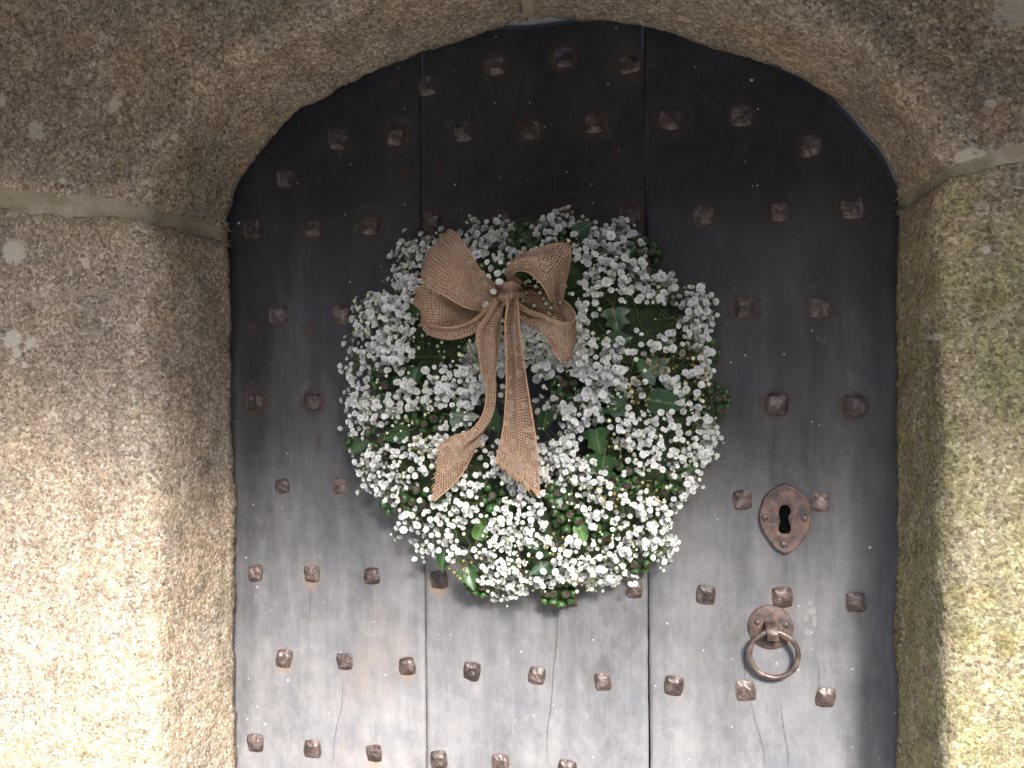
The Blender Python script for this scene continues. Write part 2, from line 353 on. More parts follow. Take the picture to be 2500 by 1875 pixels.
seg = np.r_[0, np.cumsum(np.linalg.norm(np.diff(pts, axis=0), axis=1))]
_ds = np.linspace(0, seg[-1], int(seg[-1]/.003)); _dx = np.interp(_ds, seg, pts[:,0]); _dz = np.interp(_ds, seg, pts[:,1])
_kr = np.hanning(11)/np.hanning(11).sum()
def _sm(a): b = np.convolve(np.pad(a, 5, mode='edge'), _kr, 'valid'); b[:6] = a[:6]; b[-6:] = a[-6:]; return b
_dx = _sm(_dx); _dz = _sm(_dz)
def path(s): return np.stack([np.interp(s, _ds, _dx), np.interp(s, _ds, _dz)], -1)
# smooth normals: jambs horizontal, arch radial
sJL = seg[jl]; sJR = seg[jr]; sJC = seg[jc]
def ang(s):
    """direction of the outward offset, degrees from +x"""
    k = [0, sJL-.16, sJL-.02, sJL+.06, sJL+.20, sJC-.18, sJC, sJC+.18, sJR-.20, sJR-.06, sJR+.02, sJR+.16, seg[-1]]
    v = [180, 180, 174, 165, 138, 106, 93, 80, 45, 20, 11, 0, 0]
    return np.radians(np.interp(s, k, v))
PROF = [(0.03,YB+.003),(0.003,YB+.003),(0.0,YB),(.001,-.020),(.0015,-.028),(.002,-.036),(.0025,-.044),(.003,-.052),(.0035,-.060),(.004,-.068),(.0045,-.076),(.005,-.084),(.0053,-.092),(.0056,-.100),(.006,-.108),(.0064,-.116),(.0068,-.124),(.0076,-.131),(.0092,-.1375),(.0120,-.143),(.0160,-.147),(.0215,-.150),(.028,-.152),(.035,-.153)]
n0 = .035
for k in range(1, 70): n0 += .005 if k < 48 else .02; PROF.append((n0, YF))
PROF = np.array(PROF)
dP = np.gradient(PROF, axis=0); PN = np.stack([-dP[:,1], dP[:,0]], 1); PN /= np.linalg.norm(PN, axis=1)[:,None]
# PN points (n, y): surface normal sign -> outwards from stone = towards opening / camera
PN = np.where((PN[:,[1]] > 0) | ((np.abs(PN[:,[1]]) < 1e-6) & (PN[:,[0]] > 0)), -PN, PN)
LICH = [(35,615,34),(30,830,26),(72,838,16),(40,860,14),(28,880,10),(205,640,14),(275,500,16),(280,255,20),(92,320,26),(505,420,12),(60,890,10),(2365,385,24),(2400,378,14),(2480,20,40),(515,525,8),(320,860,8),(8,250,14),(150,440,9),(130,1010,9),(250,780,8),(410,330,7),(120,700,8),(2420,250,12),(2330,140,9),(2300,820,8),(2410,610,10),(640,60,9),(760,120,8)]
LICH = [(at(x, y, -YF), r*.00052) for x, y, r in LICH]
def stone_mesh(name, s0, s1, seed, ds=.004, rnd=.011, bulge=0.0, mat=None, inset=0.0, coarse=None):
    ss = [s0]
    while ss[-1] < s1:
        z = path(np.array([ss[-1]]))[0][1]
        ss.append(ss[-1] + (ds if z > .75 else .05))
    ss[-1] = s1; ss = np.array(ss); N = len(ss); Mq = len(PROF)
    p = path(ss); an = ang(ss); nv = np.stack([np.cos(an), np.sin(an)], 1)
    V = np.zeros((N, Mq, 3)); al = np.zeros((N, Mq)); li = np.zeros((N, Mq))
    for i in range(N):
        d0 = min(ss[i]-s0, s1-ss[i]); rr = rnd*(1+.4*noise.noise(Vector((seed, ss[i]*20, 0))))
        for j in range(Mq):
            n, y = PROF[j]
            n = n + .014*min(1, max(0, (YB-y)/.14))*min(1, max(0, (sJC-.05-ss[i])/.3))
            cx, cz = p[i] + nv[i]*n
            q = np.array([cx, y, cz])
            back = inset; d = max(0, d0 + (.0045*nz(q, 55, seed+3) if rnd > 0 else 0))
            if rnd > 0 and d < rr: back += rr - math.sqrt(max(rr*rr-(rr-d)**2, 0))
            dn = nz(q, 9, seed)*.006 + nz(q, 28, seed)*.0028 + nz(q, 75, seed)*.0016 + nz(q, 190, seed)*.0011
            if mat is MORTAR: dn = nz(q, 30, seed)*.003 + nz(q, 80, seed)*.0012
            off = -back + dn
            if j < 2:
                off = 0; cx += nv[i][0]*(back+.004); cz += nv[i][1]*(back+.004)
            cx += nv[i][0]*PN[j][0]*off; cz += nv[i][1]*PN[j][0]*off; y2 = y + PN[j][1]*off
            V[i,j] = (cx, y2, cz)
            # algae: right-hand jamb, foot of the left reveal, below the left joint
            a = 0.0
            if cx > .40: a = .55 + .25*min(1, max(0, (Z0+.30-cz)/.2)) if cz < Z0+.30 else .12
            if cx < -.36 and cz < Z0+.0: a = max(a, .38)
            if cx < -.45 and abs(cz-(Z0+.285)) < .03: a = max(a, .5)
            al[i,j] = a
            for c, r in LICH:
                dd = math.sqrt((c[0]-cx)**2+(c[2]-cz)**2)/r
                if dd < 2: li[i,j] = max(li[i,j], 1.25-.75*dd)
    return mesh(name, V.reshape(-1,3), grid_faces(N, Mq), [mat or STONE], attrs={'algae': al.ravel(), 'lichen': np.clip(li, 0, 2).ravel()})
archway = empty('stone_archway', (0,-.1,0), label='weathered brown granite archway of four large stones framing the dark door', cat='archway')
wl, wr, wc = .006, .0035, .0045
ob('stone', stone_mesh('jamb_left', 0, sJL-wl, 1.3), archway, label='left jamb stone, brightly lit at its foot with white lichen spots')
ob('stone', stone_mesh('arch_left', sJL+wl, sJC-wc, 5.1), archway, label='left curved arch stone, brown and grainy')
ob('stone', stone_mesh('arch_right', sJC+wc, sJR-wr, 9.7), archway, label='right curved arch stone with a crisp shaded soffit')
ob('stone', stone_mesh('jamb_right', sJR+wr, seg[-1], 14.2), archway, label='right jamb stone tinted green by algae')
for s_, w_, sd_ in ((sJL, wl, 2.2), (sJC, wc, 3.3), (sJR, wr, 4.4)):
    ob('mortar_joint', stone_mesh('mortar', s_-w_-.012, s_+w_+.012, sd_, .0025, 0, mat=MORTAR, inset=.0045), archway)
# pale plastered wall behind the arch, seen in the gaps above the door
V = []; F = []
pb, pf = .055, .050
# ---------------------------------------------------------------- door
K = 2500/2212
STUDS = [(1071,143),(1217,125),(1360,137),(925,186),(730,302),(856,295),(1000,287),(1145,281),(1284,268),(1447,259),(1602,250),(1750,315),(616,387),
 (546,493),(675,491),(802,488),(933,478),(1083,476),(1217,462),(1361,465),(1520,466),(1681,455),(1840,450),(601,680),(738,679),(1608,665),(1769,664),
 (550,867),(676,869),(1677,872),(1845,877),(609,1050),(736,1050),(1604,1080),(1772,1084),(552,1238),(674,1240),(803,1243),(948,1252),(1371,1273),(1525,1285),(1690,1290),(1849,1300),
 (614,1422),(745,1429),(879,1438),(1019,1450),(1160,1459),(1303,1472),(1456,1481),(1611,1491),(1783,1506),(552,1605),(675,1616),(808,1627),(948,1640),(1082,1648),(1225,1662),(1228,1290)]
SW = [at(x*K, y*K) for x, y in STUDS]
RBLOB = [(545,710,1.1),(667,712,1.0),(667,722,.8),(690,950,.6),(640,397,.7),(703,1140,.45),(853,182,.9),(868,375,.9),(953,365,.8),(616,1440,.5),(745,1500,.35),(1605,1230,.5),(1330,330,.8),(1508,355,.5),(830,1190,.3),(790,1270,.25)]
RB = [(at(x*K, y*K), r) for x, y, r in RBLOB]
SV = rng.uniform(0, 1, len(SW))
OCH = [(SW[i], (1.15 if i in (43,45,36,38,54,41) else .25+.45*SV[i])) for i in range(31, 58)]
seamL = lambda z: np.interp(z, [at(1040,1875)[2], at(1027,250)[2]], [at(1040,1875)[0], at(1027,250)[0]])
seamR = lambda z: np.interp(z, [at(1585,1875)[2], at(1573,250)[2]], [at(1585,1875)[0], at(1573,250)[0]])
# the leaf's own outline: just behind the stone, falling short of it at the crown and on the right haunch
leaf_px = [(1120,85),(1200,66),(1256,66),(1301,64),(1362,56),(1407,48),(1520,40),(1800,118),(2000,205),(2072,285),(2121,345),(2143,368),(2163,405),(2178,440),(2200,487)]
lt = [at(*p) for p in leaf_px]
aro = [(a[0]-.012 if a[0] < 0 else a[0], a[1]+.02) for a in arch if a[0] < lt[0][0]-.02]
topx = np.array([-.447] + [a[0] for a in aro] + [p[0] for p in lt] + [.4395]); topz = np.array([aro[0][1]-.005] + [a[1] for a in aro] + [p[2] for p in lt] + [lt[-1][2]-.01])
o_ = np.argsort(topx); topx = topx[o_]; topz = topz[o_]
ztop = lambda x: np.interp(x, topx, topz)
pm = MB(); pm.add(*boxV((0, .12, Z0-.1), (1.5, .12, 2.4)))
ol = np.stack([topx, topz], 1); ol = np.array([np.array([np.interp(q, np.linspace(0,1,len(ol)), ol[:,0]), np.interp(q, np.linspace(0,1,len(ol)), ol[:,1])]) for q in np.linspace(0,1,140)])
pv = []
for q in ol:
    rd = (q-np.array([0, Z0+.15])); rd /= np.linalg.norm(rd)
    for k_, y_ in ((.0012,.10),(.0012,.008),(.004,.004),(.07,.004)): pv.append((q[0]+rd[0]*k_, y_, q[1]+rd[1]*k_))
pm.add(pv, grid_faces(140, 4))
ob('plaster_wall', pm.me('plaster_wall', [PLAST]), label='pale plaster wall showing in slivers between the arch and the door top', cat='wall')
SCR = [cr([at(*p) for p in a_], 24) for a_ in ([(1972,1466),(1984,1482),(1991,1500)],[(1976,1490),(1987,1512),(1984,1536),(1972,1552)],[(1964,1500),(1972,1520),(1970,1545)])]
door = empty('door', (0,0,0), label='black weathered plank door studded with square iron nails under the arch', cat='door')
ZB = .02
def plank(name, xl, xr, seed, warp):
    nx = 64; zs = np.r_[np.linspace(ZB, .70, 12), np.linspace(.705, 1.0, 300)*0+0] [:12]
    V = []; at_ = {'rust': [], 'dust': [], 'ochre': []}
    tz = np.r_[np.linspace(0, .32, 10), np.linspace(.325, 1, 300)]
    sw = np.array(SW)[:, [0,2]]; rb = np.array([p for p, _ in RB])[:, [0,2]]; rs = np.array([r for _, r in RB])
    och = np.array([p for p, _ in OCH])[:, [0,2]]; ocs = np.array([r for _, r in OCH])
    for t in tz:
        for i in range(nx):
            u = i/(nx-1)
            x = xl(0)*(1-u)+xr(0)*u; zt = ztop(x); z = ZB+(zt-ZB)*t
            x = xl(z)*(1-u)+xr(z)*u
            e = min(u, 1-u)*abs(xr(z)-xl(z))
            jag = 0.0
            if e < 1e-6: jag = .0009*noise.noise(Vector((seed, z*60, 0)))
            x += .0011*noise.noise(Vector((round(x, 1)*0+4.0, z*7, 2.0)))*(1 if abs(x) < .3 else 0)
            y = warp*(u-.5)**2*4 + .0010*noise.noise(Vector((x*10, z*3, seed)))
            if e < .003: y += .0014*(1-e/.003)**2
            V.append((x+jag, y, z))
            dd = np.hypot(sw[:,0]-x, (sw[:,1]-z)); dm = dd.min(); k = dd.argmin()
            below = sw[k,1]-z
            hi = (1.25 if k < 31 else .6)*(.55+.6*SV[k])
            at_['rust'].append(max(hi*math.exp(-(dm/(.0185 if k < 31 else .0145))**4), float((rs*np.exp(-((rb[:,0]-x)/.007)**2-((rb[:,1]-z)/.011)**2)).max())))
            dx = och[:,0]-x; dz = och[:,1]-.004-z
            at_['ochre'].append(float((ocs*np.exp(-(np.abs(dx)/.0145)**2.6-(np.abs(dz)/.0195)**2.6)).max()))
            du = .5*SV[(k*7+3) % len(SV)]*math.exp(-((dm-.024)/.013)**2) if k < 33 else 0
            if name != 'left' or u > .5: pass
            du = max(du, (.6 if z > Z0-.1 else .7)*(.6+.8*noise.noise(Vector((z*9, 1.5, x*3))))*math.exp(-(e/.0045)**2) if (u < .5 and name != 'plank_a') or (u > .5 and name != 'plank_c') else 0)
            for sc_ in SCR: du = max(du, float((1.5*np.exp(-((sc_[:,0]-x)**2+(sc_[:,2]-z)**2)/.0016**2)).max())) if x > .2 and z < Z0 else du
            at_['dust'].append(du)
    n = len(tz); F = grid_faces(n, nx)
    # sides
    ring = [i for i in range(nx)] + [r*nx+nx-1 for r in range(1, n)] + [(n-1)*nx+i for i in range(nx-2, -1, -1)] + [r*nx for r in range(n-2, 0, -1)]
    o0 = len(V)
    for i in ring:
        V.append((V[i][0], .045, V[i][2]))
        for k in at_: at_[k].append(0)
    L = len(ring)
    for a in range(L): b = (a+1) % L; F.append((ring[a], o0+a, o0+b, ring[b]))
    F.append(tuple(o0+a for a in range(L))[::-1])
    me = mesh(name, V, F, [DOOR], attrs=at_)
    return ob('plank', me, door)
gapL = lambda z: np.interp(z, [1.0, 1.15, 1.3, 1.6], [.0012, .0010, .0005, .0004])
gapR = lambda z: np.interp(z, [1.0, 1.15, 1.3, 1.6], [.0012, .0009, .0004, .0003])
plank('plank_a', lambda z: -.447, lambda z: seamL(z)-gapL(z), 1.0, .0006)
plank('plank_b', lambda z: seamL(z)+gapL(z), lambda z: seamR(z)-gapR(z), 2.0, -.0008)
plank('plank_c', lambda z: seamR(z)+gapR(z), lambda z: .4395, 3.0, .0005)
# drying cracks: thin dark slivers standing in the grain
CR = [[(1362,1480),(1360,1560),(1352,1640),(1346,1720),(1336,1800),(1338,1875)],[(1832,1708),(1845,1760),(1862,1820),(1868,1875)],[(1907,1715),(1912,1770),(1922,1820),(1925,1875)],
      [(838,1655),(836,1720),(820,1790),(814,1870)],[(1998,1625),(2002,1690)],[(1917,1360),(1920,1400)],[(1820,1585),(1817,1660)],[(760,1440),(757,1520)]]
for c in CR:
    P = cr([at(x, y, .0004) for x, y in c], 14*len(c)); V = []; n = len(P)
    for i, q in enumerate(P):
        wv = .00034*math.sin(math.pi*min(1, (i+.3)/n*1.05))**.5*(1+.6*noise.noise(Vector((q[2]*90, q[0]*50, 0))))+.0001; sx = .0006*noise.noise(Vector((q[2]*60, 3, q[0])))
        V += [(q[0]+sx-wv/2, -.0022, q[2]), (q[0]+sx+wv/2, -.0022, q[2])]
    ob('crack', mesh('crack', V, grid_faces(n, 2), [CRACK]), door)
# studs: hand-forged square heads, eight shapes
def stud_mesh(k):
    r = random.Random(k); n = 8; V = []
    hw = .0107; px_, pz_ = r.uniform(-.0008, .0024), r.uniform(-.0022, .0014); ht = r.uniform(.0044, .0062); fl = r.uniform(.34, .56)
    cor = [r.uniform(.9, 1.04) for _ in range(4)]
    for i in range(n):
        for j in range(n):
            u = i/(n-1)*2-1; v = j/(n-1)*2-1
            m = max(abs(u), abs(v)); rad = math.hypot(u, v)
            sq = 1 - .13*max(0, rad-1)/.414                      # rounded corners
            cs = cor[(0 if u < 0 else 1)+(0 if v < 0 else 2)]
            x = u*hw*sq*cs; z = v*hw*sq*cs*1.02
            h = ht*min(1, (1-m)/(1-fl))*.66 + ht*.34 if m < 1 else ht*.22
            kx = x + px_*(1-m); kz = z + pz_*(1-m)
            V.append((kx, -h - .0005*r.uniform(-1, 1)*(1-m*.5), kz))
    F = grid_faces(n, n)
    ring = [i*n for i in range(n)] + [(n-1)*n+j for j in range(1, n)] + [i*n+n-1 for i in range(n-2, -1, -1)] + [j for j in range(n-2, 0, -1)]
    o = len(V)
    for i in ring: V.append((V[i][0]*1.05, .004, V[i][2]*1.05))
    L = len(ring)
    for a in range(L): b = (a+1) % L; F.append((ring[a], ring[b], o+b, o+a))
    F = [f[::-1] for f in F]
    me = mesh('stud', V, F, [IRON], smooth=False)
    return me
SM = [stud_mesh(k) for k in range(8)]
for i, q in enumerate(SW):
    o = ob('stud', SM[i % 8], door, loc=(q[0], 0, q[2])); o.rotation_euler = (0, random.uniform(-.14, .14), 0)
    s_ = random.uniform(.98, 1.16)*(1.08 if i < 31 else 1.0); o.scale = (s_, random.uniform(.85, 1.15), s_*random.uniform(.96, 1.05))
# lock plate with keyhole
c0 = at(1914, 1268)
out = [(1915,1179),(1941,1190),(1965,1210),(1977,1240),(1980,1268),(1972,1298),(1955,1324),(1943,1337),(1917,1351),(1891,1337),(1880,1322),(1863,1297),(1853,1268),(1856,1238),(1867,1210),(1890,1191)]
key = [(1914,1231),(1921,1233),(1928,1241),(1929,1250),(1924,1260),(1925,1272),(1929,1284),(1929,1294),(1923,1301),(1916,1302),(1907,1301),(1901,1294),(1900,1284),(1904,1270),(1900,1254),(1904,1236)]
OW = cr([at(*p) for p in out+[out[0]]], 65)[:-1]; KW = cr([at(*p) for p in key+[key[0]]], 65)[:-1]
V = []; lay = [(0,.0035,1.0),(0,-.003,1.0),(.03,-.0052,1),(.10,-.0058,1),(.18,-.0045,1),(.45,-.0055,1),(.75,-.0062,1),(.97,-.0058,1),(1.0,-.005,1),(1.0,.003,1)]
for f_, y, _ in lay:
    for a, b in zip(OW, KW):
        q = a*(1-f_)+b*f_; jit = .0007*noise.noise(Vector((q[0]*160, q[2]*160, f_))) if 0 < f_ < 1 else 0
        V.append((q[0], y+jit, q[2]))
plate = ob('lock_plate', mesh('lock_plate', V, [f[::-1] for f in grid_faces(len(lay), 64, closed=True)], [RUST]), door, label='rusty shield-shaped iron keyhole plate')
kc = KW.mean(0); V = [(kc[0], -.0009, kc[2])] + [(q[0]+(q[0]-kc[0])*.06, -.0009, q[2]+(q[2]-kc[2])*.04) for q in KW]
ob('keyhole', mesh('keyhole', V, [(0, (i+1) % 64+1, i+1) for i in range(64)], [BLACK]), plate)  # black sheet painting the hole's dark inside; no hole is cut
def dome(r, h, n=10, m=4):
    V = []; 
    for i in range(m+1):
        a = i/m*math.pi/2
        for j in range(n): b = 2*math.pi*j/n; V.append((r*math.cos(a)*math.cos(b)*1.0, -h*math.sin(a), r*math.cos(a)*math.sin(b)))
    return V, grid_faces(m+1, n, closed=True)
RIV = mesh('rivet', *dome(.0042, .0026), [IRON])
for p in ((1866,1262),(1962,1264),(1911,1326)):
    q = at(*p); ob('rivet', RIV, plate, loc=(q[0], -.0048, q[2]))
# ring pull
pc = at(1881, 1530); V = []; lay = [(1,.003),(1,-.0018),(.965,-.0028),(.6,-.0033),(.25,-.0036),(.02,-.0036)]; n = 48
for f_, y in lay:
    for j in range(n):
        a = 2*math.pi*j/n; r_ = .0262*f_*(1+.02*noise.noise(Vector((math.cos(a)*2, math.sin(a)*2, 4)))); V.append((pc[0]+r_*math.cos(a), y, pc[2]+r_*math.sin(a)))
hp = ob('handle_plate', mesh('handle_plate', V, [f[::-1] for f in grid_faces(len(lay), n, closed=True)]+[tuple(range((len(lay)-1)*n, len(lay)*n))[::-1]], [RUST]), door, label='round red-rusted back plate behind the ring pull')
for p in ((1888,1567),(1849,1518),(1918,1524)):
    q = at(*p); ob('rivet', RIV, hp, loc=(q[0], -.0024, q[2]))
rc = at(1889, 1598, .012); a_ = np.linspace(0, 2*math.pi, 61)[:-1]; rr = .0275
P = []
for a in a_: P.append((rc[0]+rr*1.0*math.sin(a), -.0125+.006*math.cos(a)*-1*.6, rc[2]+rr*1.02*math.cos(a)))
V = []; k = 10
for i, a in enumerate(a_):
    for j in range(k):
        b = 2*math.pi*j/k; tr_ = .0031*(1+.12*noise.noise(Vector((math.sin(a)*3, math.cos(a)*3, 1))))
        V.append((P[i][0]+tr_*math.cos(b)*math.sin(a), P[i][1]-tr_*math.sin(b), P[i][2]+tr_*math.cos(b)*math.cos(a)))
F = []
for i in range(60):
    for j in range(k): F.append((i*k+j, i*k+(j+1) % k, ((i+1) % 60)*k+(j+1) % k, ((i+1) % 60)*k+j))
ob('ring_pull', mesh('ring_pull', V, F, [RINGM]), door, label='worn round iron ring pull')
q0 = at(1879, 1517); q1 = at(1884, 1548); st = cr([(q0[0],-.002,q0[2]),(q0[0],-.011,q0[2]-.001),(q0[0]+.0006,-.0175,q0[2]-.006),(q1[0]-.0004,-.0195,q1[2]+.003),(q1[0],-.0165,q1[2]-.002),(q1[0],-.009,q1[2]-.003),(q1[0],-.003,q1[2]-.002)], 26)
V = []
for q in st:
    for sx in (-1, 1): V.append((q[0]+sx*.0066, q[1], q[2]))
me = mesh('ring_staple', V, grid_faces(len(st), 2), [IRON]); o = ob('ring_staple', me, door); md = o.modifiers.new('s', 'SOLIDIFY'); md.thickness = .0032; md.offset = 0
md = o.modifiers.new('b', 'BEVEL'); md.width = .0008; md.segments = 2

# ---------------------------------------------------------------- wreath
wc_ = at(1300, 990, .05)
wreath = empty('wreath', (wc_[0], -.005, wc_[2]), label='round wreath of white gypsophila, ivy and green berries with a burlap bow', cat='wreath')
OUTL = np.array([(1150,540),(1200,515),(1250,540),(1290,560),(1320,530),(1380,508),(1400,540),(1460,560),(1510,540),(1565,575),(1590,615),(1595,660),(1640,670),(1650,715),(1700,695),(1735,740),(1742,790),(1725,850),
 (1735,900),(1720,950),(1740,1000),(1755,1060),(1735,1110),(1705,1160),(1690,1210),(1650,1240),(1640,1280),(1655,1330),(1640,1375),(1580,1390),(1540,1420),(1480,1430),(1420,1425),(1380,1430),(1320,1440),(1270,1455),(1215,1475),(1180,1440),
 (1150,1400),(1085,1365),(1030,1365),(1000,1320),(965,1290),(980,1250),(950,1220),(890,1200),(870,1150),(850,1090),(850,1040),(845,990),(860,950),(845,900),(850,850),(870,810),(860,755),(870,720),(930,715),(965,720),(950,650),(950,610),(990,580),(1040,590),(1085,570),(1130,590)], float)
def inside(x, y, poly=OUTL):
    c = False; n = len(poly); j = n-1
    for i in range(n):
        xi, yi = poly[i]; xj, yj = poly[j]
        if (yi > y) != (yj > y) and x < (xj-xi)*(y-yi)/(yj-yi)+xi: c = not c
        j = i
    return c
HOLE = (1262, 985, 62, 120)
def bulge(x, y):
    dx, dy = (x-1290)/470, (y-990)/480; r = math.hypot(dx, dy)
    t = (r-.50)/.52; return .030 + .058*max(0, 1-t*t)
GAPS = [(1020,900,45,30),(1105,1012,60,22),(1000,1045,50,25),(1075,1180,35,45),(1155,1310,40,38),(1140,1390,35,40),(1570,920,50,34),(1570,975,80,34),(1500,770,75,60),(1600,770,50,45),(1462,1075,55,60),(1490,1130,38,35),
 (1570,1175,55,28),(1380,1215,40,40),(1415,1275,28,30),(1310,1365,45,40),(1400,575,45,28),(1275,578,45,30),(1375,945,42,38),(1741,981,35,45),(933,929,50,50),(1035,1025,40,30),(930,1065,45,22),(1008,1215,40,32),(1528,1169,42,38),(1373,1245,42,60),
 (1161,1437,30,24),(1357,1457,52,34),(1560,1375,40,22),(1345,1050,30,60),(1195,1030,40,70),(1660,880,50,35),(1600,640,25,40),(1640,760,40,30),(1200,1220,28,25),(1470,1290,25,30),(1100,870,26,20)]
def gapf(x, y):
    g = 0
    for gx, gy, rx, ry in GAPS:
        d = ((x-gx)/rx)**2+((y-gy)/ry)**2; g = max(g, 1-d)
    return g
# moss-covered ring
V = []; n, m = 90, 16
for i in range(n):
    a = 2*math.pi*i/n
    for j in range(m):
        b = 2*math.pi*j/m; r_ = .052*(1+.18*noise.noise(Vector((math.cos(a)*6, math.sin(a)*6, b)))); rad = .138+r_*math.cos(b)*1.15
        V.append((wc_[0]+rad*math.cos(a), -.034-r_*.62*math.sin(b), wc_[2]+rad*math.sin(a)))
F = []
for i in range(n):
    for j in range(m): F.append((i*m+j, i*m+(j+1) % m, ((i+1) % n)*m+(j+1) % m, ((i+1) % n)*m+j))
ob('moss_ring', mesh('moss_ring', V, F, [MOSS]), wreath, label='dark green mossy ring under the flowers')
# flower shapes: ruffled double gypsophila heads
def flower_mesh(k):
    r = random.Random(100+k); V = []; F = []
    for layer, (cnt, rad, lift, tilt) in enumerate(((8, 1.0, .0, .12), (7, .86, .12, .5), (6, .6, .22, .9), (4, .30, .32, 1.2))):
        ph = r.uniform(0, 6.28)
        for i in range(cnt):
            a = ph+2*math.pi*(i+r.uniform(-.2, .2))/cnt; ln = rad*r.uniform(.85, 1.12); wd = ln*r.uniform(.46, .62) if layer < 2 else ln*.75; tl = tilt+r.uniform(-.18, .18)
            def pt(l, s, z): # along, across
                q = Vector((l*math.cos(tl), s, lift+l*math.sin(tl)+z)); return (q.x*math.cos(a)-q.y*math.sin(a), q.x*math.sin(a)+q.y*math.cos(a), q.z)
            o = len(V); V += [pt(0,0,0), pt(ln*.6,-wd,.05), pt(ln*.62,0,-.04), pt(ln*.6,wd,.05), pt(ln*.97,-wd*.88,.08*r.uniform(-1,1)), pt(ln*1.0,0,.05), pt(ln*.97,wd*.88,.08*r.uniform(-1,1))]
            F += [(o,o+1,o+2),(o,o+2,o+3),(o+1,o+4,o+5,o+2),(o+2,o+5,o+6,o+3)]
    # calyx
    o = len(V); V += [(.22*math.cos(q), .22*math.sin(q), .02) for q in (0,1.57,3.14,4.71)] + [(0,0,-.55)]
    nf = len(F); F += [(o,o+1,o+4),(o+1,o+2,o+4),(o+2,o+3,o+4),(o+3,o,o+4)]
    return np.array(V), F, [0]*nf+[1]*4
FL = [flower_mesh(k) for k in range(8)]
FM = [mesh('flower', v, f, [PETAL, STEM], mi=m_) for v, f, m_ in FL]
flowers = []; tries = 0; cell = {}
def crowd(x, y, d):
    gx, gy = int(x//30), int(y//30)
    for i in (-1,0,1):
        for j in (-1,0,1):
            for (a, b) in cell.get((gx+i, gy+j), ()):
                if (a-x)**2+(b-y)**2 < d*d: return True
    return False
sprigs = []
while len(sprigs) < 210:
    x = random.uniform(830, 1770); y = random.uniform(505, 1480)
    if inside(x, y) and gapf(x, y) < .2 and not (((x-HOLE[0])/HOLE[2])**2+((y-HOLE[1])/HOLE[3])**2 < 1): sprigs.append((x, y))
SP = np.array(sprigs)
while len(flowers) < 3800 and tries < 160000:
    tries += 1
    if random.random() < .7:
        sx, sy = random.choice(sprigs); x = random.gauss(sx, 24); y = random.gauss(sy, 24)
    else: x = random.uniform(830, 1780); y = random.uniform(500, 1490)
    if not inside(x, y): 
        if random.random() > .06 or not inside(1300+(x-1300)*.955, 990+(y-990)*.955): continue
    h = ((x-HOLE[0])/HOLE[2])**2+((y-HOLE[1])/HOLE[3])**2
    if h < 1 and random.random() > .10: continue
    g = gapf(x, y)
    if g > 0 and random.random() < min(.92, .34+g): continue
    if 1430 < x < 1700 and 690 < y < 900 and random.random() < .45: continue
    if noise.noise(Vector((x*.013, y*.013, 5))) < -.24 and random.random() < .7: continue
    if crowd(x, y, 9.8 if random.random() < .75 else 6.5): continue
    cell.setdefault((int(x//30), int(y//30)), []).append((x, y))
    d = bulge(x, y) + random.uniform(-.034, .018) - (.012 if g > 0 else 0)
    if 1010 < x < 1410 and 560 < y < 890: d = min(d, .057)
    elif 1040 < x < 1330 and 880 < y < 1230: d = min(d, .092)
    flowers.append((d, x, y))
for x, y in ((1160,688),(1166,702),(1172,716),(1219,689),(1205,711),(1164,733),(1178,721),(1185,742),(1192,676),(1183,690),(1214,668),(1200,655),(1176,668),(1150,640),(1222,640),(1208,632),(1190,640),(1165,622),(1235,662),(1246,648)):
    flowers.append((.122 if y > 680 else random.uniform(.095, .118), x, y))
flowers.sort(reverse=True)
ctr = np.array([wc_[0], -.02, wc_[2]])
mass = {k: MB() for k in range(1)}; stems = MB(); buds = MB()
def frame(nv, spin):
    z = Vector(nv).normalized(); a = z.orthogonal().normalized(); b = z.cross(a)
    a2 = a*math.cos(spin)+b*math.sin(spin); b2 = z.cross(a2); return Matrix((a2, b2, z)).transposed()
def ringpt(p):
    d = np.array([p[0]-ctr[0], 0, p[2]-ctr[2]]); l = np.linalg.norm(d)+1e-9; t = np.clip(l, .09, .185)
    return ctr + d/l*t + np.array([0, -.03, 0])
nodes = {}
SPW = [at(x, y, bulge(x, y)*.62) for x, y in sprigs]
mv = []; mf = []; mm = []; cnt = 0
for i, (d, x, y) in enumerate(flowers):
    p = at(x, y, d); rp = ringpt(p)
    nv = Vector(p-rp)*8 + Vector((0, -1.0, .10)) + Vector((random.gauss(0,.45), random.gauss(0,.3), random.gauss(0,.45)))
    Mx = frame(nv, random.uniform(0, 6.28)); s_ = (random.uniform(.0023, .0042) if random.random() < .9 else random.uniform(.0040, .0050)) * (1.10 if y < 1000 else .96)
    k = random.randrange(8)
    # stem: flower -> sprig node -> ring
    j = int(np.argmin(((SP-np.array([x, y]))**2).sum(1))); nd = SPW[j]
    z = Mx.col[2]; base = np.array(p) - np.array(z)*s_*.5
    mid = base*.45+nd*.55 + rng.normal(0, .003, 3)
    stems.add(*tube([base, mid, nd], (.0003, .0004, .0005), 3, False))
    if i < 300:
        o = ob('flower', FM[k], wreath, loc=p); o.rotation_euler = Mx.to_euler(); o.scale = (s_, s_, s_)
    else:
        v, f, m_ = FL[k]; A = np.array(Mx)*s_; vv = v @ A.T + p
        mv.append(vv); mf += [tuple(q+cnt for q in g) for g in f]; mm += m_; cnt += len(v)
ob('flower_mass', mesh('flower_mass', np.vstack(mv), mf, [PETAL, STEM], mi=mm), wreath, kind='stuff', label='dense mass of small ruffled white gypsophila flowers')
for j, (q, (x, y)) in enumerate(zip(SPW, sprigs)):
    rp = ringpt(q); stems.add(*tube([q, (q+rp)/2+rng.normal(0,.004,3), rp], (.0005,.0007,.0009), 4, False))
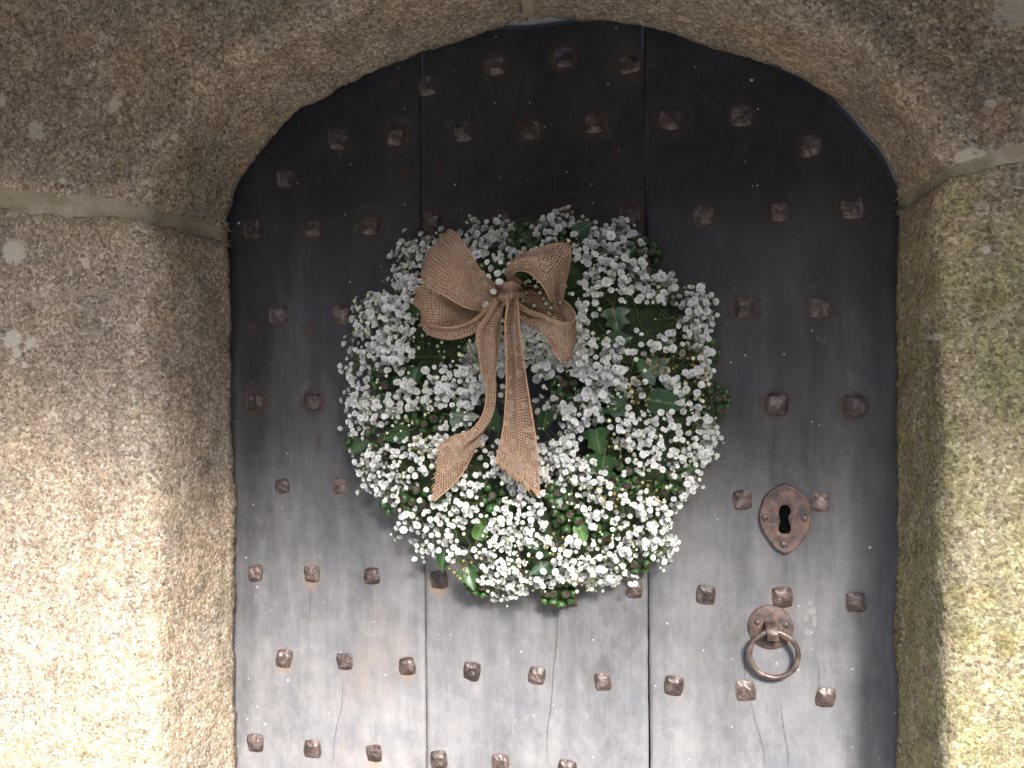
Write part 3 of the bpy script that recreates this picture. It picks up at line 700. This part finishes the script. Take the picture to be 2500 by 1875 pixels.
# buds
SPH = []
def sph(c, r, n=6, m=4):
    V = []
    for i in range(m+1):
        a = math.pi*i/m
        for j in range(n): b = 2*math.pi*j/n; V.append((c[0]+r*math.sin(a)*math.cos(b), c[1]+r*math.sin(a)*math.sin(b), c[2]+r*math.cos(a)))
    return V, grid_faces(m+1, n, closed=True)
bn = 0
while bn < 900:
    j = random.randrange(len(sprigs)); sx, sy = sprigs[j]; x = random.gauss(sx, 42); y = random.gauss(sy, 42)
    edge = inside(1300+(x-1300)*.96, 990+(y-990)*.96)
    if not edge: continue
    h = ((x-HOLE[0])/HOLE[2])**2+((y-HOLE[1])/HOLE[3])**2
    if h < .8: continue
    p = at(x, y, bulge(x, y)+random.uniform(-.02, .016)); buds.add(*sph(p, random.uniform(.0011, .0026)))
    nd = SPW[j]; stems.add(*tube([p, p*.5+nd*.5+rng.normal(0,.004,3), nd], (.00025,.0003,.0004), 3, False)); bn += 1
ob('bud_mass', buds.me('bud_mass', [BUD]), wreath, kind='stuff', label='tiny pale green flower buds on fine stalks')
# loose wiry stems across the sparse right-hand side
for _ in range(120):
    x = random.uniform(1430, 1700); y = random.uniform(680, 900)
    if random.random() < .35: x = random.uniform(900, 1650); y = random.uniform(1000, 1420)
    if not inside(x, y): continue
    d = bulge(x, y); p0 = at(x, y, d-.02); a = random.uniform(0, 6.28); l = random.uniform(20, 70)
    p1 = at(x+math.cos(a)*l*.5, y+math.sin(a)*l*.5, d-.008); p2 = at(x+math.cos(a+.3)*l, y+math.sin(a+.3)*l, d+.002)
    stems.add(*tube([p0, p1, p2], (.0005,.0004,.0003), 3, False))
ob('stem_mass', stems.me('stem_mass', [STEM]), wreath, kind='stuff', label='fine green flower stalks')
# ivy leaves
def leaf_mesh(k):
    r = random.Random(300+k)
    if k % 3 == 2: half = [(0,-.02),(.22,.02),(.36,.22),(.36,.45),(.26,.72),(.12,.92),(0,1.05)]
    else: half = [(0,0),(.16,-.10),(.40,-.04),(.58,.14),(.40,.26),(.34,.36),(.46,.58),(.26,.62),(.16,.78),(0,1.08)]
    rim = half + [(-x*r.uniform(.9, 1.1), y) for x, y in half[-2:0:-1]]
    V = []; UVs = []
    cy = .36; dr = r.uniform(.05, .16); cup = r.uniform(.08, .2)
    def up(x, y): return cup*abs(x) - dr*(y-.2)**2 + .03*math.sin(x*9+k)
    for f_ in (0, .45, .8, 1.0):
        for x, y in rim: xx = x*f_; yy = cy+(y-cy)*f_; V.append((xx, yy, up(xx, yy))); UVs.append((xx, yy))
    F = grid_faces(4, len(rim), closed=True)
    pet = [(0,0,0),(0,-.25,-.06),(.03,-.5,-.2)]
    tv, tf = tube(pet, (.022,.02,.02), 4); o = len(V); V += [tuple(v) for v in tv]; UVs += [(.5,.5)]*len(tv); mi = [0]*len(F)+[1]*len(tf); F += [tuple(i+o for i in f) for f in tf]
    return V, F, UVs, mi
LM = {}
for k in range(6):
    v, f, u, mi = leaf_mesh(k)
    LM[k] = (mesh('ivy_leaf', v, f, [LEAF, TWIG], uv=u, mi=mi), mesh('ivy_leaf', v, f, [LEAFL, TWIG], uv=u, mi=mi))
LEAVES = [(1020,900,52,200,0),(1105,1012,60,95,0),(1000,1050,62,250,0),(1080,1140,50,40,0),(1060,1195,46,150,0),(1165,1318,52,20,1),(1140,1385,52,160,0),(1570,912,64,60,0),(1580,975,80,100,0),(1530,985,60,250,0),(1500,757,58,170,0),(1480,835,56,80,0),(1455,1050,62,170,0),(1475,1115,70,185,0),
 (1560,1172,56,270,0),(1480,1185,44,100,0),(1355,1200,54,120,0),(1412,1275,48,160,1),(1310,1350,56,20,0),(1340,1375,50,240,0),(1400,575,52,60,0),(1310,590,46,300,0),(940,1000,46,30,0),(1335,1000,50,190,0),(1195,1045,56,10,0),(1640,840,54,290,0),(1700,1140,44,280,1),(1610,700,44,200,0),(1000,750,46,120,0),(890,1080,40,230,0),(1085,1350,44,190,0),(1420,1130,46,120,0),(1660,980,46,20,0),(1230,1370,46,140,0),(1520,640,44,40,0),(1005,830,50,320,0)]
for i, (x, y, sz, rot, lt_) in enumerate(LEAVES):
    p = at(x, y, bulge(x, y)-.010); s_ = sz*.00052
    o = ob('ivy_leaf', LM[i % 6][lt_], wreath, loc=p)
    a = R(rot); ydir = Vector((math.sin(a), random.uniform(-.35, .1), math.cos(a))).normalized(); nrm = Vector((random.uniform(-.45,.45), -1, random.uniform(-.1,.55))); nrm = (nrm - ydir*nrm.dot(ydir)).normalized(); xd = ydir.cross(nrm)
    o.rotation_euler = Matrix((xd, ydir, nrm)).transposed().to_euler(); o.scale = (s_, s_, s_)
    if lt_: o['label'] = 'bright light-green ivy leaf'
# berry clusters
def berry_mesh():
    V = []; F = []; mi = []; n = 10; prof = [(0,-1.0),(.5,-.87),(.87,-.45),(1,0),(.93,.38),(.74,.62),(.66,.70),(.62,.66),(.3,.70),(.0,.74)]
    for r_, z in prof:
        for j in range(n): b = 2*math.pi*j/n; V.append((r_*math.cos(b)*(1+.05*math.cos(5*b)), r_*math.sin(b)*(1+.05*math.cos(5*b)), z))
    F = grid_faces(len(prof), n, closed=True); mi = [0 if (i//n) < 5 else 1 for i in range(len(F))]
    return mesh('berry', V, F, [BERRY, CAP], mi=mi)
BM = berry_mesh()
CL = [(1275,578,17,.020),(1345,585,9,.016),(1578,612,10,.017),(1375,945,14,.020),(1741,981,20,.022),(1728,862,8,.016),(935,925,12,.022),(1035,1020,12,.017),(922,1066,12,.019),(856,1085,7,.013),(948,1232,6,.013),(1008,1213,14,.018),(1200,1218,6,.013),(1528,1166,18,.020),(1625,1180,8,.015),
      (1362,1212,10,.015),(1388,1262,14,.018),(1161,1437,10,.015),(1358,1457,18,.021),(1470,1292,8,.016),(1562,1372,11,.018),(1612,1268,6,.012)]
BD = mesh('stalk', *tube([(0,0,0),(0,0,-1)], (.06,.05), 4), [TWIG])
for x, y, n, rad in CL:
    d = bulge(x, y)-.006; c = at(x, y, d); root = empty('berry_cluster', (0,0,0), parent=wreath)
    root.location = Vector(c)-Vector(wreath.location)
    rp = ringpt(c); ax = (Vector(c-rp)*3+Vector((0,-.5,0))).normalized(); base = Vector(c)-ax*rad*.9
    fm = frame(ax, random.uniform(0,6)); sk = MB()
    for i in range(n):
        ph = i*2.39996; ct = 1-1.15*(i+.5)/n; stt = math.sqrt(max(0, 1-ct*ct)); dv = fm @ Vector((stt*math.cos(ph), stt*math.sin(ph), ct))
        dv = (dv+Vector((random.gauss(0,.06), random.gauss(0,.06), random.gauss(0,.06)))).normalized(); bp = base+dv*rad*random.uniform(.92,1.08)
        o = bpy.data.objects.new('berry', BM); link(o, root); o.location = bp-Vector(c); o.rotation_euler = frame(dv, random.uniform(0,6)).to_euler(); s_ = random.uniform(.0047,.0062); o.scale = (s_, s_, s_*1.05)
        q = Vector(base)-Vector(c); sk.add(*tube([np.array(q), np.array(q)*.3+np.array(o.location)*.7, np.array(o.location)], .0005, 4, False))
    rr_ = np.array(rp)-c; sk.add(*tube([np.array(base)-c, (np.array(base)-c)*.4+rr_*.6, rr_], (.0012,.0014,.0016), 5, False))
    o = bpy.data.objects.new('stalk', sk.me('stalk', [TWIG])); link(o, root)
# yellow-green spent umbels
for x, y, n, rad in [(1556,958,12,.017),(1612,882,14,.018),(1688,868,14,.019),(1702,925,12,.018),(1486,1206,12,.015),(1121,1386,10,.015),(1512,1086,7,.014),(1030,1088,8,.013),(1590,1215,9,.014),(1360,1332,9,.014),(1430,1418,6,.012),(1150,1080,8,.012)]:
    c = at(x, y, bulge(x, y)+.004); mb = MB(); ax = Vector((random.uniform(-.3,.3), -1, random.uniform(-.3,.3))).normalized(); fm = frame(ax, 0); b = c-np.array(ax)*rad*.5
    for i in range(n):
        ph = i*2.4; ct = .95-.9*(i+.5)/n; stt = math.sqrt(1-ct*ct); dv = np.array(fm @ Vector((stt*math.cos(ph), stt*math.sin(ph), ct)))*rad*random.uniform(.8,1.1)
        mb.add(*tube([b, b+dv*.5+rng.normal(0,.0008,3), b+dv], .0004, 3, False), 1); mb.add(*sph(b+dv, random.uniform(.0014,.0021)), 0)
    mb.add(*tube([b, np.array(ringpt(c))], .0008, 4, False), 1)
    ob('umbel', mb.me('umbel', [SEED, TWIG]), wreath)

# ---------------------------------------------------------------- burlap bow on the wreath
bo = at(1245, 715, .10)
bow = empty('burlap_bow', (0,0,0), parent=wreath, label='brown burlap ribbon bow with four loops and two long tails')
bow.location = Vector(bo)-Vector(wreath.location)
def ribbon(name, A, B, n=None, m=22, bul=0.0, fray=False):
    A = np.array([at(*p) for p in A]); B = np.array([at(*p) for p in B]); n = n or 14*len(A)
    a = cr(A, n); b = cr(B, n); W = np.linalg.norm(b-a, axis=1); wm = .055
    mid = (a+b)/2; ln = np.r_[0, np.cumsum(np.linalg.norm(np.diff(mid, axis=0), axis=1))]
    V = []; UVs = []
    T = np.gradient(mid, axis=0); T /= np.linalg.norm(T, axis=1)[:,None]+1e-12
    for i in range(n):
        X = b[i]-a[i]; N = np.cross(T[i], X); N /= np.linalg.norm(N)+1e-12
        if N[1] > 0: N = -N
        short = max(0, wm-W[i])           # gathered cloth puckers
        for j in range(m):
            u = j/(m-1); e = 4*u*(1-u)
            h = bul*e + short*.16*math.sin(u*math.pi*3+i*.05)*e + .0012*noise.noise(Vector((u*3, ln[i]*30, 7)))
            V.append(a[i]+X*u+N*h); UVs.append((u*wm + (wm-W[i])*0, ln[i]))
    o = ob(name, mesh(name, V, grid_faces(n, m), [BURLAP], uv=UVs), bow)
    if fray:
        mb = MB(); 
        for u in np.linspace(.02, .98, 34):
            q = a[-1]+(b[-1]-a[-1])*u; t = T[-1]*.6 + (b[-1]-a[-1])/W[-1]*random.gauss(0,.25); l = random.uniform(.003,.010)
            mb.add(*tube([q-T[-1]*.003, q+t*l*.5, q+t*l+rng.normal(0,.0012,3)], (.0006,.0006,.0003), 4, False))
        f = mb.me('frayed_threads', [FIBRE]); ob('frayed_threads', f, bow)
    # selvedge cords
    mb = MB()
    for e in (a, b): mb.add(*tube(e, .0009, 5, True))
    ob('selvedge', mb.me('selvedge', [FIBRE]), bow)
    return o
ribbon('loop', [(1226,706,.100),(1180,668,.122),(1140,605,.132),(1110,567,.124),(1094,562,.104),(1108,578,.080),(1150,640,.072),(1220,705,.085)],
               [(1212,752,.105),(1150,754,.128),(1090,724,.138),(1045,698,.130),(1026,668,.108),(1040,675,.082),(1110,710,.072),(1215,735,.085)], bul=.006)
ribbon('loop', [(1226,720,.090),(1170,728,.098),(1120,720,.112),(1075,706,.122),(1040,698,.118),(1018,703,.100),(1022,715,.078),(1090,730,.070),(1215,728,.080)],
               [(1210,755,.092),(1165,782,.100),(1115,798,.108),(1078,804,.122),(1054,806,.124),(1034,786,.106),(1038,780,.082),(1095,780,.070),(1210,745,.080)], bul=.004)
ribbon('loop', [(1228,716,.104),(1196,742,.122),(1160,778,.136),(1115,798,.140),(1072,798,.134),(1048,790,.120),(1050,770,.104)],
               [(1210,752,.096),(1186,786,.110),(1150,815,.118),(1110,826,.122),(1070,823,.116),(1042,802,.106),(1032,770,.094)], bul=.003)
ribbon('loop', [(1240,705,.090),(1258,690,.088),(1249,660,.098),(1262,626,.116),(1300,613,.126),(1345,597,.128),(1388,598,.118),(1392,632,.110),(1380,692,.104),(1366,730,.090),(1340,712,.074),(1290,698,.074),(1240,712,.088)],
               [(1250,712,.098),(1272,690,.106),(1252,674,.112),(1262,662,.126),(1283,662,.138),(1305,676,.144),(1322,694,.144),(1334,712,.138),(1341,728,.124),(1345,740,.104),(1325,738,.080),(1290,722,.076),(1240,725,.088)], bul=.003)
ribbon('loop', [(1242,716,.100),(1290,756,.118),(1325,768,.132),(1360,785,.138),(1390,789,.132),(1404,776,.114),(1398,755,.098),(1370,730,.088),(1310,716,.080),(1240,712,.086)],
               [(1246,745,.098),(1284,788,.110),(1322,806,.120),(1344,842,.122),(1368,880,.118),(1391,880,.106),(1399,830,.090),(1378,800,.074),(1320,780,.070),(1246,735,.084)], bul=.004)
ribbon('tail', [(1226,712,.108),(1186,772,.128),(1164,815,.132),(1169,860,.130),(1177,907,.126),(1188,950,.120),(1180,1008,.116),(1152,1048,.118),(1110,1064,.118),(1073,1083,.116)],
               [(1240,716,.106),(1224,768,.112),(1221,800,.108),(1217,842,.104),(1209,900,.104),(1199,950,.106),(1190,1016,.104),(1167,1080,.104),(1122,1165,.106),(1060,1224,.108)], bul=.004, fray=True)
ribbon('tail', [(1243,698,.106),(1238,745,.132),(1233,800,.134),(1237,891,.128),(1234,990,.124),(1227,1056,.120),(1211,1125,.116)],
               [(1262,696,.106),(1265,745,.130),(1268,800,.132),(1277,870,.128),(1293,980,.126),(1309,1085,.122),(1317,1210,.118)], bul=-.004, fray=True)
# knot: gathered band
ribbon('knot', [(1218,694,.098),(1232,690,.118),(1250,690,.122),(1268,698,.112),(1274,706,.094)],
               [(1214,738,.096),(1228,742,.116),(1248,742,.120),(1266,738,.110),(1272,732,.094)], bul=.004)
# stray jute fibres
mb = MB()
for _ in range(60):
    s_ = random.choice([((1300,1000),(1310,1085)),((1234,950),(1227,1056)),((1110,1064),(1073,1083)),((1167,1080),(1122,1165)),((1217,842),(1199,950)),((1345,597),(1388,598)),((1018,703),(1034,786)),((1164,815),(1177,907))])
    t = random.random(); x = s_[0][0]*(1-t)+s_[1][0]*t; y = s_[0][1]*(1-t)+s_[1][1]*t; d = .118; a = random.uniform(0, 6.28); l = random.uniform(8, 26)
    mb.add(*tube([at(x,y,d), at(x+math.cos(a)*l*.5, y+math.sin(a)*l*.5, d+.002), at(x+math.cos(a+.7)*l, y+math.sin(a+.7)*l, d+.003)], .00018, 3, False))
ob('stray_fibres', mb.me('stray_fibres', [FIBRE]), bow, kind='stuff')
